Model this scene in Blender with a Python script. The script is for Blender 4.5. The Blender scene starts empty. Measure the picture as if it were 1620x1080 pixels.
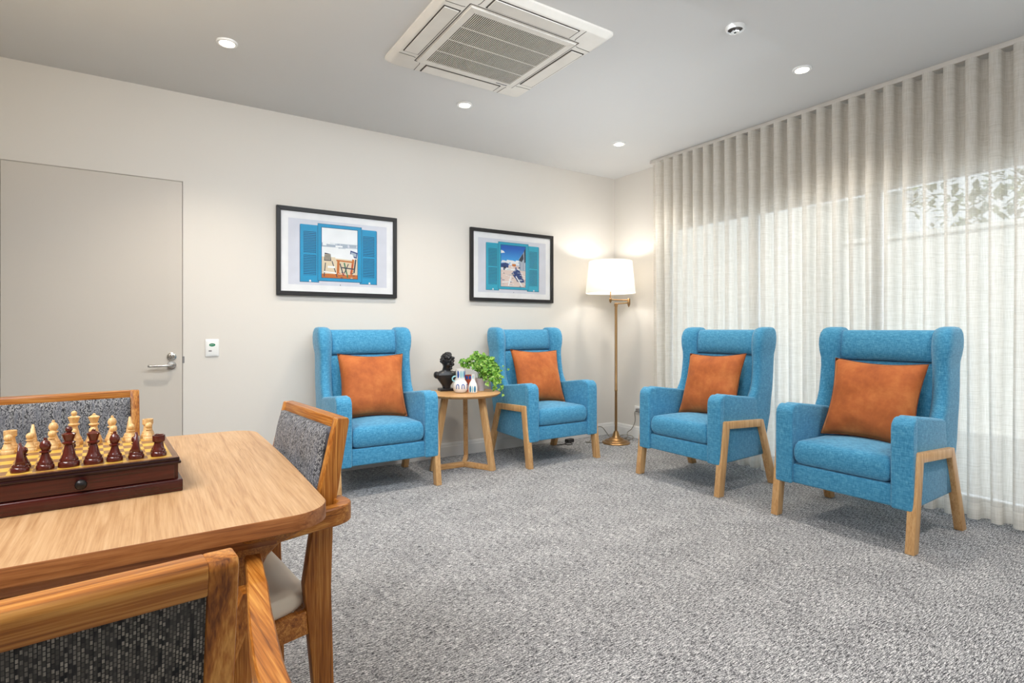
import bpy, bmesh, math, random
from mathutils import Vector, Matrix, noise
random.seed(11)
R = math.radians
scene = bpy.context.scene
COL = scene.collection

# ------------------------------------------------------------------ helpers
def lin(c):
    return tuple(((v / 12.92) if v <= 0.04045 else ((v + 0.055) / 1.055) ** 2.4) for v in [x / 255. for x in c]) + (1.0,)

def new_mesh(bm, name):
    me = bpy.data.meshes.new(name); bm.to_mesh(me); bm.free(); return me

def obj(name, bm, mats, parent=None, smooth=None, loc=None):
    """link bm as ONE mesh object"""
    if isinstance(bm, list):
        dst = bmesh.new()
        for b in bm: merge(dst, b)
        bm = dst
    bmesh.ops.recalc_face_normals(bm, faces=bm.faces)
    me = new_mesh(bm, name)
    if not isinstance(mats, (list, tuple)): mats = [mats]
    for m in mats: me.materials.append(m)
    if smooth is not None:
        me.polygons.foreach_set('use_smooth', [True] * len(me.polygons))
        if smooth < 179: me.set_sharp_from_angle(angle=R(smooth))
    o = bpy.data.objects.new(name, me); COL.objects.link(o)
    if loc: o.location = loc
    if parent: o.parent = parent
    return o

def merge(dst, src, mat=None, mi=None):
    if mat is not None: bmesh.ops.transform(src, matrix=mat, verts=src.verts)
    if mi is not None:
        for f in src.faces: f.material_index = mi
    me = bpy.data.meshes.new('tmp'); src.to_mesh(me); src.free()
    dst.from_mesh(me); bpy.data.meshes.remove(me)
    return dst

def xf(bm, M):
    bmesh.ops.transform(bm, matrix=M, verts=bm.verts); return bm
def T(x, y, z): return Matrix.Translation((x, y, z))
def RX(d): return Matrix.Rotation(R(d), 4, 'X')
def RY(d): return Matrix.Rotation(R(d), 4, 'Y')
def RZ(d): return Matrix.Rotation(R(d), 4, 'Z')

def box(x0, x1, y0, y1, z0, z1, bev=0, seg=2):
    bm = bmesh.new()
    bmesh.ops.create_cube(bm, size=1)
    for v in bm.verts:
        v.co = Vector(((x0 + x1) / 2 + v.co.x * (x1 - x0), (y0 + y1) / 2 + v.co.y * (y1 - y0), (z0 + z1) / 2 + v.co.z * (z1 - z0)))
    if bev: bmesh.ops.bevel(bm, geom=bm.edges[:], offset=bev, segments=seg, profile=.5, affect='EDGES', clamp_overlap=True)
    return bm

def prism(pts, axis, a0, a1, bev=0, seg=2):
    """polygon pts extruded along axis: 'x' (pts=(y,z)), 'y' (pts=(x,z)), 'z' (pts=(x,y))"""
    bm = bmesh.new()
    def P(p, a):
        return {'x': (a, p[0], p[1]), 'y': (p[0], a, p[1]), 'z': (p[0], p[1], a)}[axis]
    v0 = [bm.verts.new(P(p, a0)) for p in pts]; v1 = [bm.verts.new(P(p, a1)) for p in pts]
    n = len(pts)
    bm.faces.new(v0[::-1]); bm.faces.new(v1)
    for i in range(n): bm.faces.new((v0[i], v0[(i + 1) % n], v1[(i + 1) % n], v1[i]))
    bmesh.ops.recalc_face_normals(bm, faces=bm.faces)
    if bev:
        es = [e for e in bm.edges if len(e.link_faces) == 2 and e.calc_face_angle(0) > R(25)]
        bmesh.ops.bevel(bm, geom=es, offset=bev, segments=seg, profile=.5, affect='EDGES', clamp_overlap=True)
    return bm

def skin_rings(rings, caps=True, closed=True):
    bm = bmesh.new()
    vs = [[bm.verts.new(p) for p in r] for r in rings]
    n = len(rings[0])
    for a, b in zip(vs, vs[1:]):
        for i in range(n if closed else n - 1):
            bm.faces.new((a[i], a[(i + 1) % n], b[(i + 1) % n], b[i]))
    if caps and closed:
        bm.faces.new(vs[0][::-1]); bm.faces.new(vs[-1])
    return bm

def rring(cx, cy, z, hx, hy, e=.35, n=32):
    """superellipse ring in the xy plane (e small = squarer)"""
    out = []
    for k in range(n):
        a = 2 * math.pi * k / n
        c, s = math.cos(a), math.sin(a)
        out.append((cx + hx * math.copysign(abs(c) ** e, c), cy + hy * math.copysign(abs(s) ** e, s), z))
    return out

def lathe(prof, cx=0, cy=0, cz=0, n=24):
    return skin_rings([[(cx + max(r, 1e-4) * math.cos(2 * math.pi * k / n), cy + max(r, 1e-4) * math.sin(2 * math.pi * k / n), cz + z) for k in range(n)] for r, z in prof])

def tube(path, rad, n=8, caps=True):
    path = [Vector(p) for p in path]
    rads = rad if isinstance(rad, (list, tuple)) else [rad] * len(path)
    rings = []; prev = None
    for i, p in enumerate(path):
        d = (path[min(i + 1, len(path) - 1)] - path[max(i - 1, 0)]).normalized()
        if prev is None:
            up = Vector((0, 0, 1)) if abs(d.z) < .9 else Vector((1, 0, 0))
            s = d.cross(up).normalized()
        else:
            s = (prev - d * prev.dot(d)).normalized()
        prev = s; t = d.cross(s)
        rings.append([p + (s * math.cos(2 * math.pi * k / n) + t * math.sin(2 * math.pi * k / n)) * rads[i] for k in range(n)])
    return skin_rings(rings, caps)

def spline(pts, sub=8):
    pts = [Vector(p) for p in pts]; out = []
    for i in range(len(pts) - 1):
        p0, p1, p2, p3 = pts[max(i - 1, 0)], pts[i], pts[i + 1], pts[min(i + 2, len(pts) - 1)]
        for k in range(sub):
            t = k / sub
            out.append(.5 * ((2 * p1) + (p2 - p0) * t + (2 * p0 - 5 * p1 + 4 * p2 - p3) * t * t + (3 * p1 - p0 - 3 * p2 + p3) * t ** 3))
    out.append(pts[-1]); return out

def bar(p0, p1, w, h, up=(0, 0, 1), bev=.004, w1=None, h1=None):
    """tapered rectangular bar between two points"""
    p0, p1 = Vector(p0), Vector(p1); d = (p1 - p0).normalized(); up = Vector(up)
    s = d.cross(up).normalized(); t = s.cross(d)
    w1 = w1 or w; h1 = h1 or h
    bm = skin_rings([[p + s * (a * ww / 2) + t * (b * hh / 2) for a, b in ((-1, -1), (1, -1), (1, 1), (-1, 1))] for p, ww, hh in ((p0, w, h), (p1, w1, h1))])
    if bev: bmesh.ops.bevel(bm, geom=bm.edges[:], offset=bev, segments=2, profile=.5, affect='EDGES', clamp_overlap=True)
    return bm

def puff(x0, x1, y0, y1, z0, z1, crown=.02, e=.18, side=.0, n=40, rim=.03):
    """upholstered cushion: rounded-rect outline, rounded rim, crowned top and bottom"""
    cx, cy = (x0 + x1) / 2, (y0 + y1) / 2; hx, hy = (x1 - x0) / 2, (y1 - y0) / 2
    h = z1 - z0; rings = []
    for t in (0, .35, .7, .9): rings.append((z0 - crown * .3 * (1 - (t) ** 2), t * .95))
    sec = []
    K = 7
    for s in (.05, .3, .6, .85): sec.append((z0 - crown * .25 * (1 - s ** 2), (hx - rim) * s, (hy - rim) * s))
    for k in range(K + 1):
        a = -math.pi / 2 + math.pi * k / K
        sec.append((z0 + h / 2 + (h / 2) * math.sin(a), hx - rim + rim * math.cos(a), hy - rim + rim * math.cos(a)))
    for s in (.85, .6, .3, .05): sec.append((z1 + crown * (1 - s ** 2), (hx - rim) * s, (hy - rim) * s))
    return skin_rings([rring(cx, cy, z, a, b, e, n) for z, a, b in sec])

def empty(name, loc, rz=0, label=None, cat=None, group=None):
    o = bpy.data.objects.new(name, None); o.empty_display_size = .1
    COL.objects.link(o); o.location = loc; o.rotation_euler = (0, 0, R(rz))
    tag(o, label, cat, group); return o
def tag(o, label=None, cat=None, group=None, kind=None):
    if label: o['label'] = label
    if cat: o['category'] = cat
    if group: o['group'] = group
    if kind: o['kind'] = kind
    return o
def struct(name, bm, m, smooth=None, parent=None):
    o = obj(name, bm, m, parent, smooth)
    if not parent: o['kind'] = 'structure'
    return o
KIDS = {}
def dup(root, loc, rz, label, group=None, scale=None):
    r = root.copy(); COL.objects.link(r); r.location = loc; r.rotation_euler = (0, 0, R(rz)); r['label'] = label
    if group: r['group'] = group
    if scale: r.scale = scale
    for ch in [o for o in bpy.data.objects if o.parent == root]:
        c = ch.copy(); COL.objects.link(c); c.parent = r
        for g in [o for o in bpy.data.objects if o.parent == ch]:
            d = g.copy(); COL.objects.link(d); d.parent = c
    return r

# ------------------------------------------------------------------ materials
class NT:
    def __init__(s, name):
        s.m = bpy.data.materials.new(name); s.m.use_nodes = True; s.t = s.m.node_tree; s.t.nodes.clear()
        s.out = s.n('ShaderNodeOutputMaterial')
    def n(s, typ, **kw):
        nd = s.t.nodes.new(typ)
        for k, v in kw.items():
            if hasattr(nd, k) and k not in ('Scale',): setattr(nd, k, v)
        return nd
    def l(s, a, b): s.t.links.new(a, b)
    def coord(s, scale=(1, 1, 1), rot=(0, 0, 0)):
        tc = s.n('ShaderNodeTexCoord'); mp = s.n('ShaderNodeMapping')
        mp.inputs['Scale'].default_value = scale; mp.inputs['Rotation'].default_value = rot
        s.l(tc.outputs['Object'], mp.inputs['Vector']); return mp.outputs['Vector']
    def noise(s, vec, scale, detail=2, rough=.5, dist=0):
        nd = s.n('ShaderNodeTexNoise'); nd.inputs['Scale'].default_value = scale; nd.inputs['Detail'].default_value = detail
        nd.inputs['Roughness'].default_value = rough; nd.inputs['Distortion'].default_value = dist
        s.l(vec, nd.inputs['Vector']); return nd.outputs['Fac']
    def ramp(s, fac, stops):
        nd = s.n('ShaderNodeValToRGB'); el = nd.color_ramp.elements
        while len(el) < len(stops): el.new(.5)
        for e, (p, c) in zip(el, stops): e.position = p; e.color = c if len(c) == 4 else lin(c)
        s.l(fac, nd.inputs['Fac']); return nd.outputs['Color']
    def math(s, op, a, b=None):
        nd = s.n('ShaderNodeMath'); nd.operation = op
        for i, v in enumerate((a, b)):
            if v is None: continue
            if isinstance(v, (int, float)): nd.inputs[i].default_value = v
            else: s.l(v, nd.inputs[i])
        return nd.outputs[0]
    def mix(s, fac, a, b, mode='MIX'):
        nd = s.n('ShaderNodeMix'); nd.data_type = 'RGBA'; nd.blend_type = mode
        for i, v in ((0, fac), (6, a), (7, b)):
            if isinstance(v, (int, float)): nd.inputs[i].default_value = v
            elif isinstance(v, tuple): nd.inputs[i].default_value = v
            else: s.l(v, nd.inputs[i])
        return nd.outputs[2]
    def bsdf(s, color, rough=.5, metal=0, bump=None, bs=.3, bd=.002, **kw):
        p = s.n('ShaderNodeBsdfPrincipled')
        if isinstance(color, tuple): p.inputs['Base Color'].default_value = color
        else: s.l(color, p.inputs['Base Color'])
        if isinstance(rough, (int, float)): p.inputs['Roughness'].default_value = rough
        else: s.l(rough, p.inputs['Roughness'])
        p.inputs['Metallic'].default_value = metal
        for k, v in kw.items(): p.inputs[k.replace('_', ' ')].default_value = v
        if bump is not None:
            b = s.n('ShaderNodeBump'); b.inputs['Strength'].default_value = bs; b.inputs['Distance'].default_value = bd
            s.l(bump, b.inputs['Height']); s.l(b.outputs[0], p.inputs['Normal'])
        s.l(p.outputs[0], s.out.inputs[0]); return p

def plain(name, c, rough=.5, metal=0, var=.04, **kw):
    t = NT(name)
    n = t.noise(t.coord(), 9, 2)
    c0 = lin(c); lo = tuple(v * (1 - var) for v in c0[:3]) + (1,); hi = tuple(min(1, v * (1 + var)) for v in c0[:3]) + (1,)
    t.bsdf(t.ramp(n, [(.3, lo), (.7, hi)]), rough, metal, **kw); return t.m

def emis(name, c, strength):
    t = NT(name); e = t.n('ShaderNodeEmission'); e.inputs[0].default_value = lin(c); e.inputs[1].default_value = strength
    t.l(e.outputs[0], t.out.inputs[0]); return t.m

def wood(name, axis, dark, mid, light, rough=.4, fine=1.0, spec=.4):
    t = NT(name)
    sc = {'x': (1.2, 22, 22), 'y': (22, 1.2, 22), 'z': (22, 22, 1.2)}[axis]
    v = t.coord(sc)
    a = t.noise(v, 2.0 * fine, 5, .65, 1.2)
    sc2 = tuple(q * 9 if q > 2 else q * 4 for q in sc)
    b = t.noise(t.coord(sc2), 1.6 * fine, 2, .6)
    f = t.math('ADD', t.math('MULTIPLY', a, .6), t.math('MULTIPLY', b, .4))
    col = t.ramp(f, [(.34, dark), (.49, mid), (.66, light)])
    t.bsdf(col, rough, bump=b, bs=.12, bd=.001, Specular_IOR_Level=spec); return t.m

def linen(name, lo, mid, hi, s=1.0, rough=.9, stops=(.3, .5, .7)):
    t = NT(name)
    a = t.noise(t.coord((260 * s, 260 * s, 30 * s)), 1.2, 2, .6)
    b = t.noise(t.coord((34 * s, 34 * s, 290 * s)), 1.2, 2, .6)
    c = t.noise(t.coord((1, 1, 1)), 60 * s, 2, .6)
    f = t.math('ADD', t.math('MULTIPLY', t.math('ADD', a, b), .42), t.math('MULTIPLY', c, .16))
    col = t.ramp(f, list(zip(stops, (lo, mid, hi))))
    t.bsdf(col, rough, bump=f, bs=.5, bd=.002, Sheen_Weight=.25, Sheen_Roughness=.5); return t.m

M = {}
def mats():
    # painted plaster
    for nm, c, r in (('wall', (220, 215, 207), .75), ('ceil', (212, 211, 209), .85), ('door', (203, 196, 186), .45), ('skirt', (226, 225, 222), .4)):
        t = NT(nm); n = t.noise(t.coord(), 140, 3); big = t.noise(t.coord(), 1.3, 2)
        c0 = lin(c)
        t.bsdf(t.ramp(big, [(.3, tuple(v * .975 for v in c0[:3]) + (1,)), (.7, c0)]), r, bump=n, bs=.04, bd=.001, Specular_IOR_Level=.3); M[nm] = t.m
    # loop pile carpet: short streaks of light and charcoal yarn running along x
    t = NT('carpet')
    a = t.noise(t.coord((32, 250, 1)), 1.0, 3, .8)
    b = t.noise(t.coord((130, 300, 1)), 1.0, 2, .7)
    c = t.noise(t.coord((1.2, 2.2, 1)), 2.6, 4, .65)
    f = t.math('ADD', t.math('ADD', t.math('MULTIPLY', a, .55), t.math('MULTIPLY', b, .38)), t.math('MULTIPLY', c, .06))
    col = t.ramp(f, [(.415, (34, 34, 38)), (.475, (120, 120, 123)), (.525, (174, 174, 175)), (.58, (232, 231, 231))])
    t.bsdf(col, .95, bump=f, bs=.4, bd=.003, Specular_IOR_Level=.1); M['carpet'] = t.m
    M['blue'] = linen('blue linen', (28, 102, 144), (62, 146, 188), (118, 188, 216), 1.0)
    M['blue_dk'] = linen('blue piping', (30, 100, 145), (50, 130, 178), (84, 160, 200), 1.0)
    # rust velvet
    t = NT('rust velvet'); n = t.noise(t.coord(), 7, 4, .7, .2); n2 = t.noise(t.coord(), 400, 1)
    col = t.ramp(n, [(.3, (158, 78, 28)), (.5, (182, 96, 40)), (.72, (202, 118, 58))])
    t.bsdf(col, .75, bump=n2, bs=.2, bd=.001, Sheen_Weight=.5, Sheen_Roughness=.35, Sheen_Tint=lin((255, 190, 130))); M['velvet'] = t.m
    M['seam'] = plain('velvet seam', (120, 60, 24), .8)
    # woods
    M['oak_x'] = wood('oak x', 'x', (176, 122, 70), (205, 157, 103), (222, 180, 128))
    M['oak_y'] = wood('oak y', 'y', (176, 122, 70), (205, 157, 103), (222, 180, 128))
    M['oak_z'] = wood('oak z', 'z', (180, 128, 76), (211, 164, 110), (228, 190, 138))
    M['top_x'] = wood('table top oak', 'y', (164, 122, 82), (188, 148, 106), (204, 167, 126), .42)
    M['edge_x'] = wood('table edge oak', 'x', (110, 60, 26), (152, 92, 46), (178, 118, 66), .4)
    for a in 'xyz': M['teak_' + a] = wood('teak ' + a, a, (102, 52, 12), (164, 98, 34), (210, 150, 74), .36)
    # tweed upholstery: woven bricks of charcoal, grey, cream threads
    def tweed(name, k, c1, c2, c3, flip):
        t = NT(name); tc = t.n('ShaderNodeTexCoord'); sp = t.n('ShaderNodeSeparateXYZ'); t.l(tc.outputs['Object'], sp.inputs[0])
        cb = t.n('ShaderNodeCombineXYZ'); t.l(sp.outputs['X'], cb.inputs['Y']); t.l(sp.outputs['Z'], cb.inputs['X'])
        br = t.n('ShaderNodeTexBrick'); br.offset = .5; br.inputs['Scale'].default_value = k
        br.inputs['Brick Width'].default_value = .9; br.inputs['Row Height'].default_value = .55; br.inputs['Mortar Size'].default_value = .09
        br.inputs['Color1'].default_value = lin(c1); br.inputs['Color2'].default_value = lin(c2); br.inputs['Mortar'].default_value = lin((22, 22, 24)); br.inputs['Bias'].default_value = -.1
        t.l(cb.outputs[0], br.inputs['Vector'])
        st = t.noise(t.coord((k * .8, k * .1, k * .06)), 1.0, 3, .7)
        col = t.mix(t.math('MULTIPLY', t.ramp(st, [(.42, (0, 0, 0)), (.62, (255, 255, 255))]), .75), br.outputs['Color'], lin(c3), 'MIX')
        col = t.mix(.55, col, t.mix(1.0, col, br.outputs['Color'], 'MULTIPLY'), 'MIX') if flip else col
        t.bsdf(col, .9, bump=br.outputs['Fac'], bs=-.6, bd=.0015); return t.m
    M['tweed'] = tweed('tweed', 200, (40, 42, 48), (206, 206, 206), (112, 114, 122), False)
    M['tweed_dk'] = tweed('tweed dark', 185, (24, 22, 22), (170, 160, 146), (70, 66, 62), False)
    M['cream'] = plain('cream vinyl', (214, 200, 180), .45, Specular_IOR_Level=.4)
    # metals
    M['brass'] = plain('antique brass', (168, 132, 90), .34, 1.0)
    M['nickel'] = plain('satin nickel', (205, 203, 198), .25, 1.0)
    M['steel_dk'] = plain('dark metal', (40, 38, 38), .3, .6)
    M['chrome'] = plain('chrome', (225, 225, 225), .1, 1.0)
    M['alu'] = plain('aluminium frame', (226, 229, 232), .4, .1)
    M['white'] = plain('white plastic', (236, 236, 234), .35)
    M['acwhite'] = plain('ivory plastic', (222, 217, 208), .45)
    M['acdark'] = plain('vent void', (52, 44, 30), .8)
    M['acgap'] = plain('panel gap', (70, 64, 58), .8)
    M['green'] = plain('green enamel', (16, 122, 84), .4)
    M['greyp'] = plain('grey plastic', (130, 128, 128), .5)
    M['black'] = plain('black satin', (20, 17, 18), .5)
    M['cord_dk'] = plain('black rubber', (34, 34, 36), .5)
    M['cord_gr'] = plain('clear grey flex', (120, 116, 106), .4)
    M['bustblk'] = plain('black resin', (30, 29, 31), .32, var=.2)
    # lacquered chess wood
    M['mahog'] = wood('mahogany lacquer', 'x', (38, 10, 8), (66, 20, 16), (84, 28, 22), .22, .6, .6)
    M['mahog_dk'] = plain('mahogany moulding', (40, 14, 14), .22, var=.15)
    M['ebony'] = plain('red brown lacquer', (92, 34, 24), .14, var=.3, Specular_IOR_Level=.7)
    M['box'] = wood('boxwood', 'z', (196, 150, 92), (226, 186, 128), (240, 206, 152), .3, 1.5)
    M['sq_l'] = wood('yellow veneer', 'x', (186, 140, 48), (212, 168, 66), (226, 186, 88), .3, 1.5)
    M['sq_d'] = wood('walnut veneer', 'x', (104, 70, 44), (134, 92, 58), (152, 108, 72), .3, 1.5)
    M['border'] = wood('border veneer', 'y', (92, 58, 34), (124, 82, 50), (140, 98, 62), .3, 1.5)
    # ceramics
    M['cer_w'] = plain('white glaze', (236, 235, 232), .25)
    M['cer_b'] = plain('blue glaze', (38, 88, 168), .25)
    M['cer_t'] = plain('teal glaze', (40, 130, 180), .25)
    M['cer_a'] = plain('pale aqua glaze', (150, 205, 215), .25)
    M['terra'] = plain('terracotta glaze', (190, 84, 56), .35)
    M['potgrey'] = plain('lilac grey pot', (196, 194, 206), .4)
    M['soil'] = plain('soil', (54, 40, 30), .95)
    # leaves
    t = NT('variegated leaf'); n = t.noise(t.coord(), 55, 3, .6)
    oi = t.n('ShaderNodeObjectInfo')
    col = t.ramp(n, [(.36, (30, 88, 18)), (.48, (100, 166, 40)), (.62, (178, 214, 96)), (.72, (232, 238, 190))])
    p = t.bsdf(col, .4)
    tr = t.n('ShaderNodeBsdfTranslucent'); t.l(col, tr.inputs[0]); mx = t.n('ShaderNodeMixShader'); mx.inputs[0].default_value = .3
    t.l(p.outputs[0], mx.inputs[1]); t.l(tr.outputs[0], mx.inputs[2]); t.l(mx.outputs[0], t.out.inputs[0]); M['leaf'] = t.m
    M['stem'] = plain('stem', (110, 140, 60), .6)
    t = NT('garden leaf'); n = t.noise(t.coord(), 3, 3)
    t.bsdf(t.ramp(n, [(.3, (60, 88, 54)), (.6, (116, 142, 92)), (.75, (206, 196, 120))]), .5); M['garden'] = t.m
    M['bark'] = plain('bark', (96, 84, 72), .9, var=.25)
    M['paving'] = plain('paving', (214, 214, 212), .8)
    M['render'] = plain('rendered garden wall', (226, 226, 222), .8)
    # lamp shade, downlight glass
    t = NT('lamp shade'); d = t.n('ShaderNodeBsdfTranslucent'); d.inputs[0].default_value = lin((250, 247, 240))
    df = t.n('ShaderNodeBsdfDiffuse'); df.inputs[0].default_value = lin((250, 248, 244))
    n = t.noise(t.coord((300, 300, 300)), 1); mx = t.n('ShaderNodeMixShader'); t.l(t.math('ADD', t.math('MULTIPLY', n, .1), .45), mx.inputs[0])
    t.l(df.outputs[0], mx.inputs[1]); t.l(d.outputs[0], mx.inputs[2]); t.l(mx.outputs[0], t.out.inputs[0]); M['shade'] = t.m
    M['glow'] = emis('downlight lens', (255, 236, 208), 28)
    M['bulb'] = emis('bulb', (255, 244, 228), 30)
    # glass
    def glass(name, tint, strength=1):
        t = NT(name); tp = t.n('ShaderNodeBsdfTransparent'); tp.inputs[0].default_value = tint
        gl = t.n('ShaderNodeBsdfGlossy'); gl.inputs['Roughness'].default_value = .02
        fr = t.n('ShaderNodeFresnel'); fr.inputs[0].default_value = 1.45
        n = t.noise(t.coord(), 2); mx = t.n('ShaderNodeMixShader'); t.l(t.math('MULTIPLY', fr.outputs[0], strength), mx.inputs[0])
        t.l(tp.outputs[0], mx.inputs[1]); t.l(gl.outputs[0], mx.inputs[2]); t.l(mx.outputs[0], t.out.inputs[0]); return t.m
    M['glass'] = glass('window glass', (.97, .985, .98, 1))
    M['picglass'] = glass('picture glass', (1, 1, 1, 1), .4)
    # sheer linen curtain
    t = NT('sheer linen'); 
    a = t.noise(t.coord((420, 420, 9)), 1.0, 2, .6); b = t.noise(t.coord((9, 9, 520)), 1.0, 2, .6)
    f = t.math('MULTIPLY', t.math('ADD', a, b), .5)
    col = t.ramp(f, [(.36, (216, 210, 199)), (.5, (234, 229, 220)), (.64, (245, 241, 235))])
    tc = t.n('ShaderNodeTexCoord'); sp = t.n('ShaderNodeSeparateXYZ'); t.l(tc.outputs['Object'], sp.inputs[0])
    hem = t.math('LESS_THAN', sp.outputs['Z'], .115)
    df = t.n('ShaderNodeBsdfDiffuse'); t.l(col, df.inputs[0])
    tl = t.n('ShaderNodeBsdfTranslucent'); t.l(col, tl.inputs[0])
    mx = t.n('ShaderNodeMixShader'); mx.inputs[0].default_value = .34; t.l(df.outputs[0], mx.inputs[1]); t.l(tl.outputs[0], mx.inputs[2])
    tp = t.n('ShaderNodeBsdfTransparent')
    op = t.math('ADD', t.ramp(f, [(.38, (0, 0, 0)), (.62, (255, 255, 255))]), 0)
    fac = t.math('SUBTRACT', t.math('ADD', .27, t.math('MULTIPLY', op, -.03)), t.math('MULTIPLY', hem, .13))
    m2 = t.n('ShaderNodeMixShader'); t.l(fac, m2.inputs[0]); t.l(mx.outputs[0], m2.inputs[1]); t.l(tp.outputs[0], m2.inputs[2])
    t.l(m2.outputs[0], t.out.inputs[0]); M['sheer'] = t.m
    M['track'] = plain('track', (206, 200, 192), .5)
    # picture print inks
    M['matboard'] = plain('white mat', (238, 238, 238), .8)
    M['p_wall'] = plain('print pale wall', (214, 216, 224), .7)
    M['p_blue'] = plain('print shutter blue', (20, 150, 196), .6)
    M['p_blued'] = plain('print slat shadow', (4, 74, 112), .6)
    M['p_teal'] = plain('print shutter turquoise', (40, 168, 196), .6)
    M['p_teald'] = plain('print turquoise shadow', (8, 82, 112), .6)
    M['p_light'] = plain('print highlight', (238, 240, 240), .6)
    M['p_org'] = plain('print orange', (196, 110, 40), .6)
    M['p_drk'] = plain('print dark', (48, 56, 72), .6)
    M['p_grn'] = plain('print green', (40, 120, 84), .6)
    M['p_red'] = plain('print red', (190, 60, 40), .6)
    M['p_sand'] = plain('print sand', (222, 206, 176), .6)
    M['p_grey'] = plain('print grey', (170, 182, 194), .6)
    M['p_navy'] = plain('print navy', (34, 62, 122), .6)
    M['p_pink'] = plain('print pale rose', (226, 206, 196), .6)
    t = NT('print sky'); tc = t.n('ShaderNodeTexCoord'); sp = t.n('ShaderNodeSeparateXYZ'); t.l(tc.outputs['Object'], sp.inputs[0])
    t.bsdf(t.ramp(t.math('ADD', t.math('MULTIPLY', sp.outputs['Z'], 3.6), .28), [(.1, (226, 230, 240)), (.5, (60, 160, 226)), (.9, (16, 96, 190))]), .6); M['p_sky'] = t.m
mats()

# ------------------------------------------------------------------ room shell
X0, X1, Y0, Y1, H = -3.2, 4.13, -3.2, 4.335, 2.7
struct('floor', box(X0 - .2, X1 + .2, Y0 - .2, Y1 + .2, -.1, 0), M['carpet'])
struct('ceiling', box(X0 - .2, X1 + .2, Y0 - .2, Y1 + .2, H, H + .1), M['ceil'])
DX0, DX1, DH = -.745, .178, 2.105
struct('wall_back', [box(X0, DX0, Y1, Y1 + .14, 0, H), box(DX0, DX1, Y1, Y1 + .14, DH, H), box(DX1, X1 + .14, Y1, Y1 + .14, 0, H)], M['wall'])
WY0, WY1, WZ1 = -1.6, 3.68, 2.10
struct('wall_right', [box(X1, X1 + .16, WY1, Y1, 0, H), box(X1, X1 + .16, WY0, WY1, WZ1, H), box(X1, X1 + .16, Y0, WY0, 0, H), box(X1, X1 + .16, WY0, WY1, -.02, .035)], M['wall'])
struct('wall_left', box(X0 - .14, X0, Y0, Y1, 0, H), M['wall'])
struct('wall_front', box(X0, X1, Y0 - .14, Y0, 0, H), M['wall'])
struct('trim_1', box(X1 - .018, X1, WY0, WY1, 2.405, 2.425, .003), M['skirt'])
def skirting(pts_axis, a0, a1, wall):
    prof = [(0, 0), (.016, 0), (.016, .085), (.012, .095), (.012, .104), (.006, .118), (0, .12)]
    if pts_axis == 'x': return prism([(wall - q, z) for q, z in prof], 'x', a0, a1)
    return prism([(wall - q, z) for q, z in prof], 'y', a0, a1)
struct('baseboard_back', skirting('x', DX1 + .004, X1 - .016, Y1), M['skirt'])
struct('baseboard_right', skirting('y', WY1 + .01, Y1 - .016, X1), M['skirt'])
# door
struct('trim_2', [box(DX1 - .03, DX1, Y1 + .046, Y1 + .13, 0, DH), box(DX0, DX0 + .03, Y1 + .046, Y1 + .13, 0, DH), box(DX0, DX1, Y1 + .046, Y1 + .13, DH - .03, DH), box(DX1 - .003, DX1, Y1 + .004, Y1 + .046, 0, DH), box(DX0, DX0 + .003, Y1 + .004, Y1 + .046, 0, DH), box(DX0, DX1, Y1 + .004, Y1 + .046, DH - .003, DH)], M['door'])
door = struct('door_1', box(DX0 + .005, DX1 - .005, Y1 + .001, Y1 + .041, .012, DH - .005, .0015), M['door'])
hx, hz = .112, .868
lever = [lathe([(.0, 0), (.026, 0), (.027, .004), (.026, .009), (.012, .011), (.011, .045), (.0, .045)], n=28)]
xf(lever[0], T(hx, Y1 + .002, hz) @ RX(90))
lever.append(tube(spline([(hx, Y1 - .04, hz), (hx - .02, Y1 - .052, hz), (hx - .06, Y1 - .054, hz), (hx - .118, Y1 - .052, hz), (hx - .128, Y1 - .046, hz)], 6), .009, 12))
h = obj('door_handle', lever, M['nickel'], door, 40); h['label'] = 'satin nickel lever handle on a round rose'
b = lathe([(.0, 0), (.027, 0), (.027, .008), (.022, .012), (.016, .014), (.014, .03), (0, .03)], n=28); xf(b, T(hx, Y1 + .002, .926) @ RX(90))
turn = box(hx - .004, hx + .004, Y1 - .042, Y1 - .026, .912, .94, .002)
obj('deadbolt', [b, turn], M['nickel'], door, 40)
st = obj('strike_plate', [box(DX1 - .004, DX1 + .008, Y1 - .001, Y1 + .004, .88, .925, .001), box(DX1 + .0, DX1 + .005, Y1 - .0015, Y1 + .004, .89, .912)], M['greyp'], door)

# window: full height aluminium sliding panels
win = empty('window_1', (X1 + .08, 1, 0)); win['kind'] = 'structure'
def wpart(name, bms, m): 
    o = obj(name, bms, m); o.parent = win; o.matrix_parent_inverse = Matrix.Translation((-(X1 + .08), -1, 0)); return o
fx0, fx1 = X1 + .05, X1 + .11
wpart('window_frame', [box(fx0, fx1, WY0, WY1, WZ1 - .05, WZ1), box(fx0, fx1, WY0, WY1, .035, .09), box(fx0, fx1, WY1 - .05, WY1, .09, WZ1 - .05), box(fx0, fx1, WY0, WY0 + .05, .09, WZ1 - .05)], M['alu'])
ys = [WY0 + .05, -.2, .86, 1.82, 2.75, WY1 - .05]
for i, (a, b_) in enumerate(zip(ys, ys[1:])):
    if i: wpart('mullion', box(fx0 + .005, fx1 - .005, a - .03, a + .03, .09, WZ1 - .05), M['alu'])
    wpart('pane', box(X1 + .078, X1 + .082, a + (.03 if i else 0), b_ - (.03 if i < 4 else 0), .09, WZ1 - .05), M['glass'])

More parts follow.
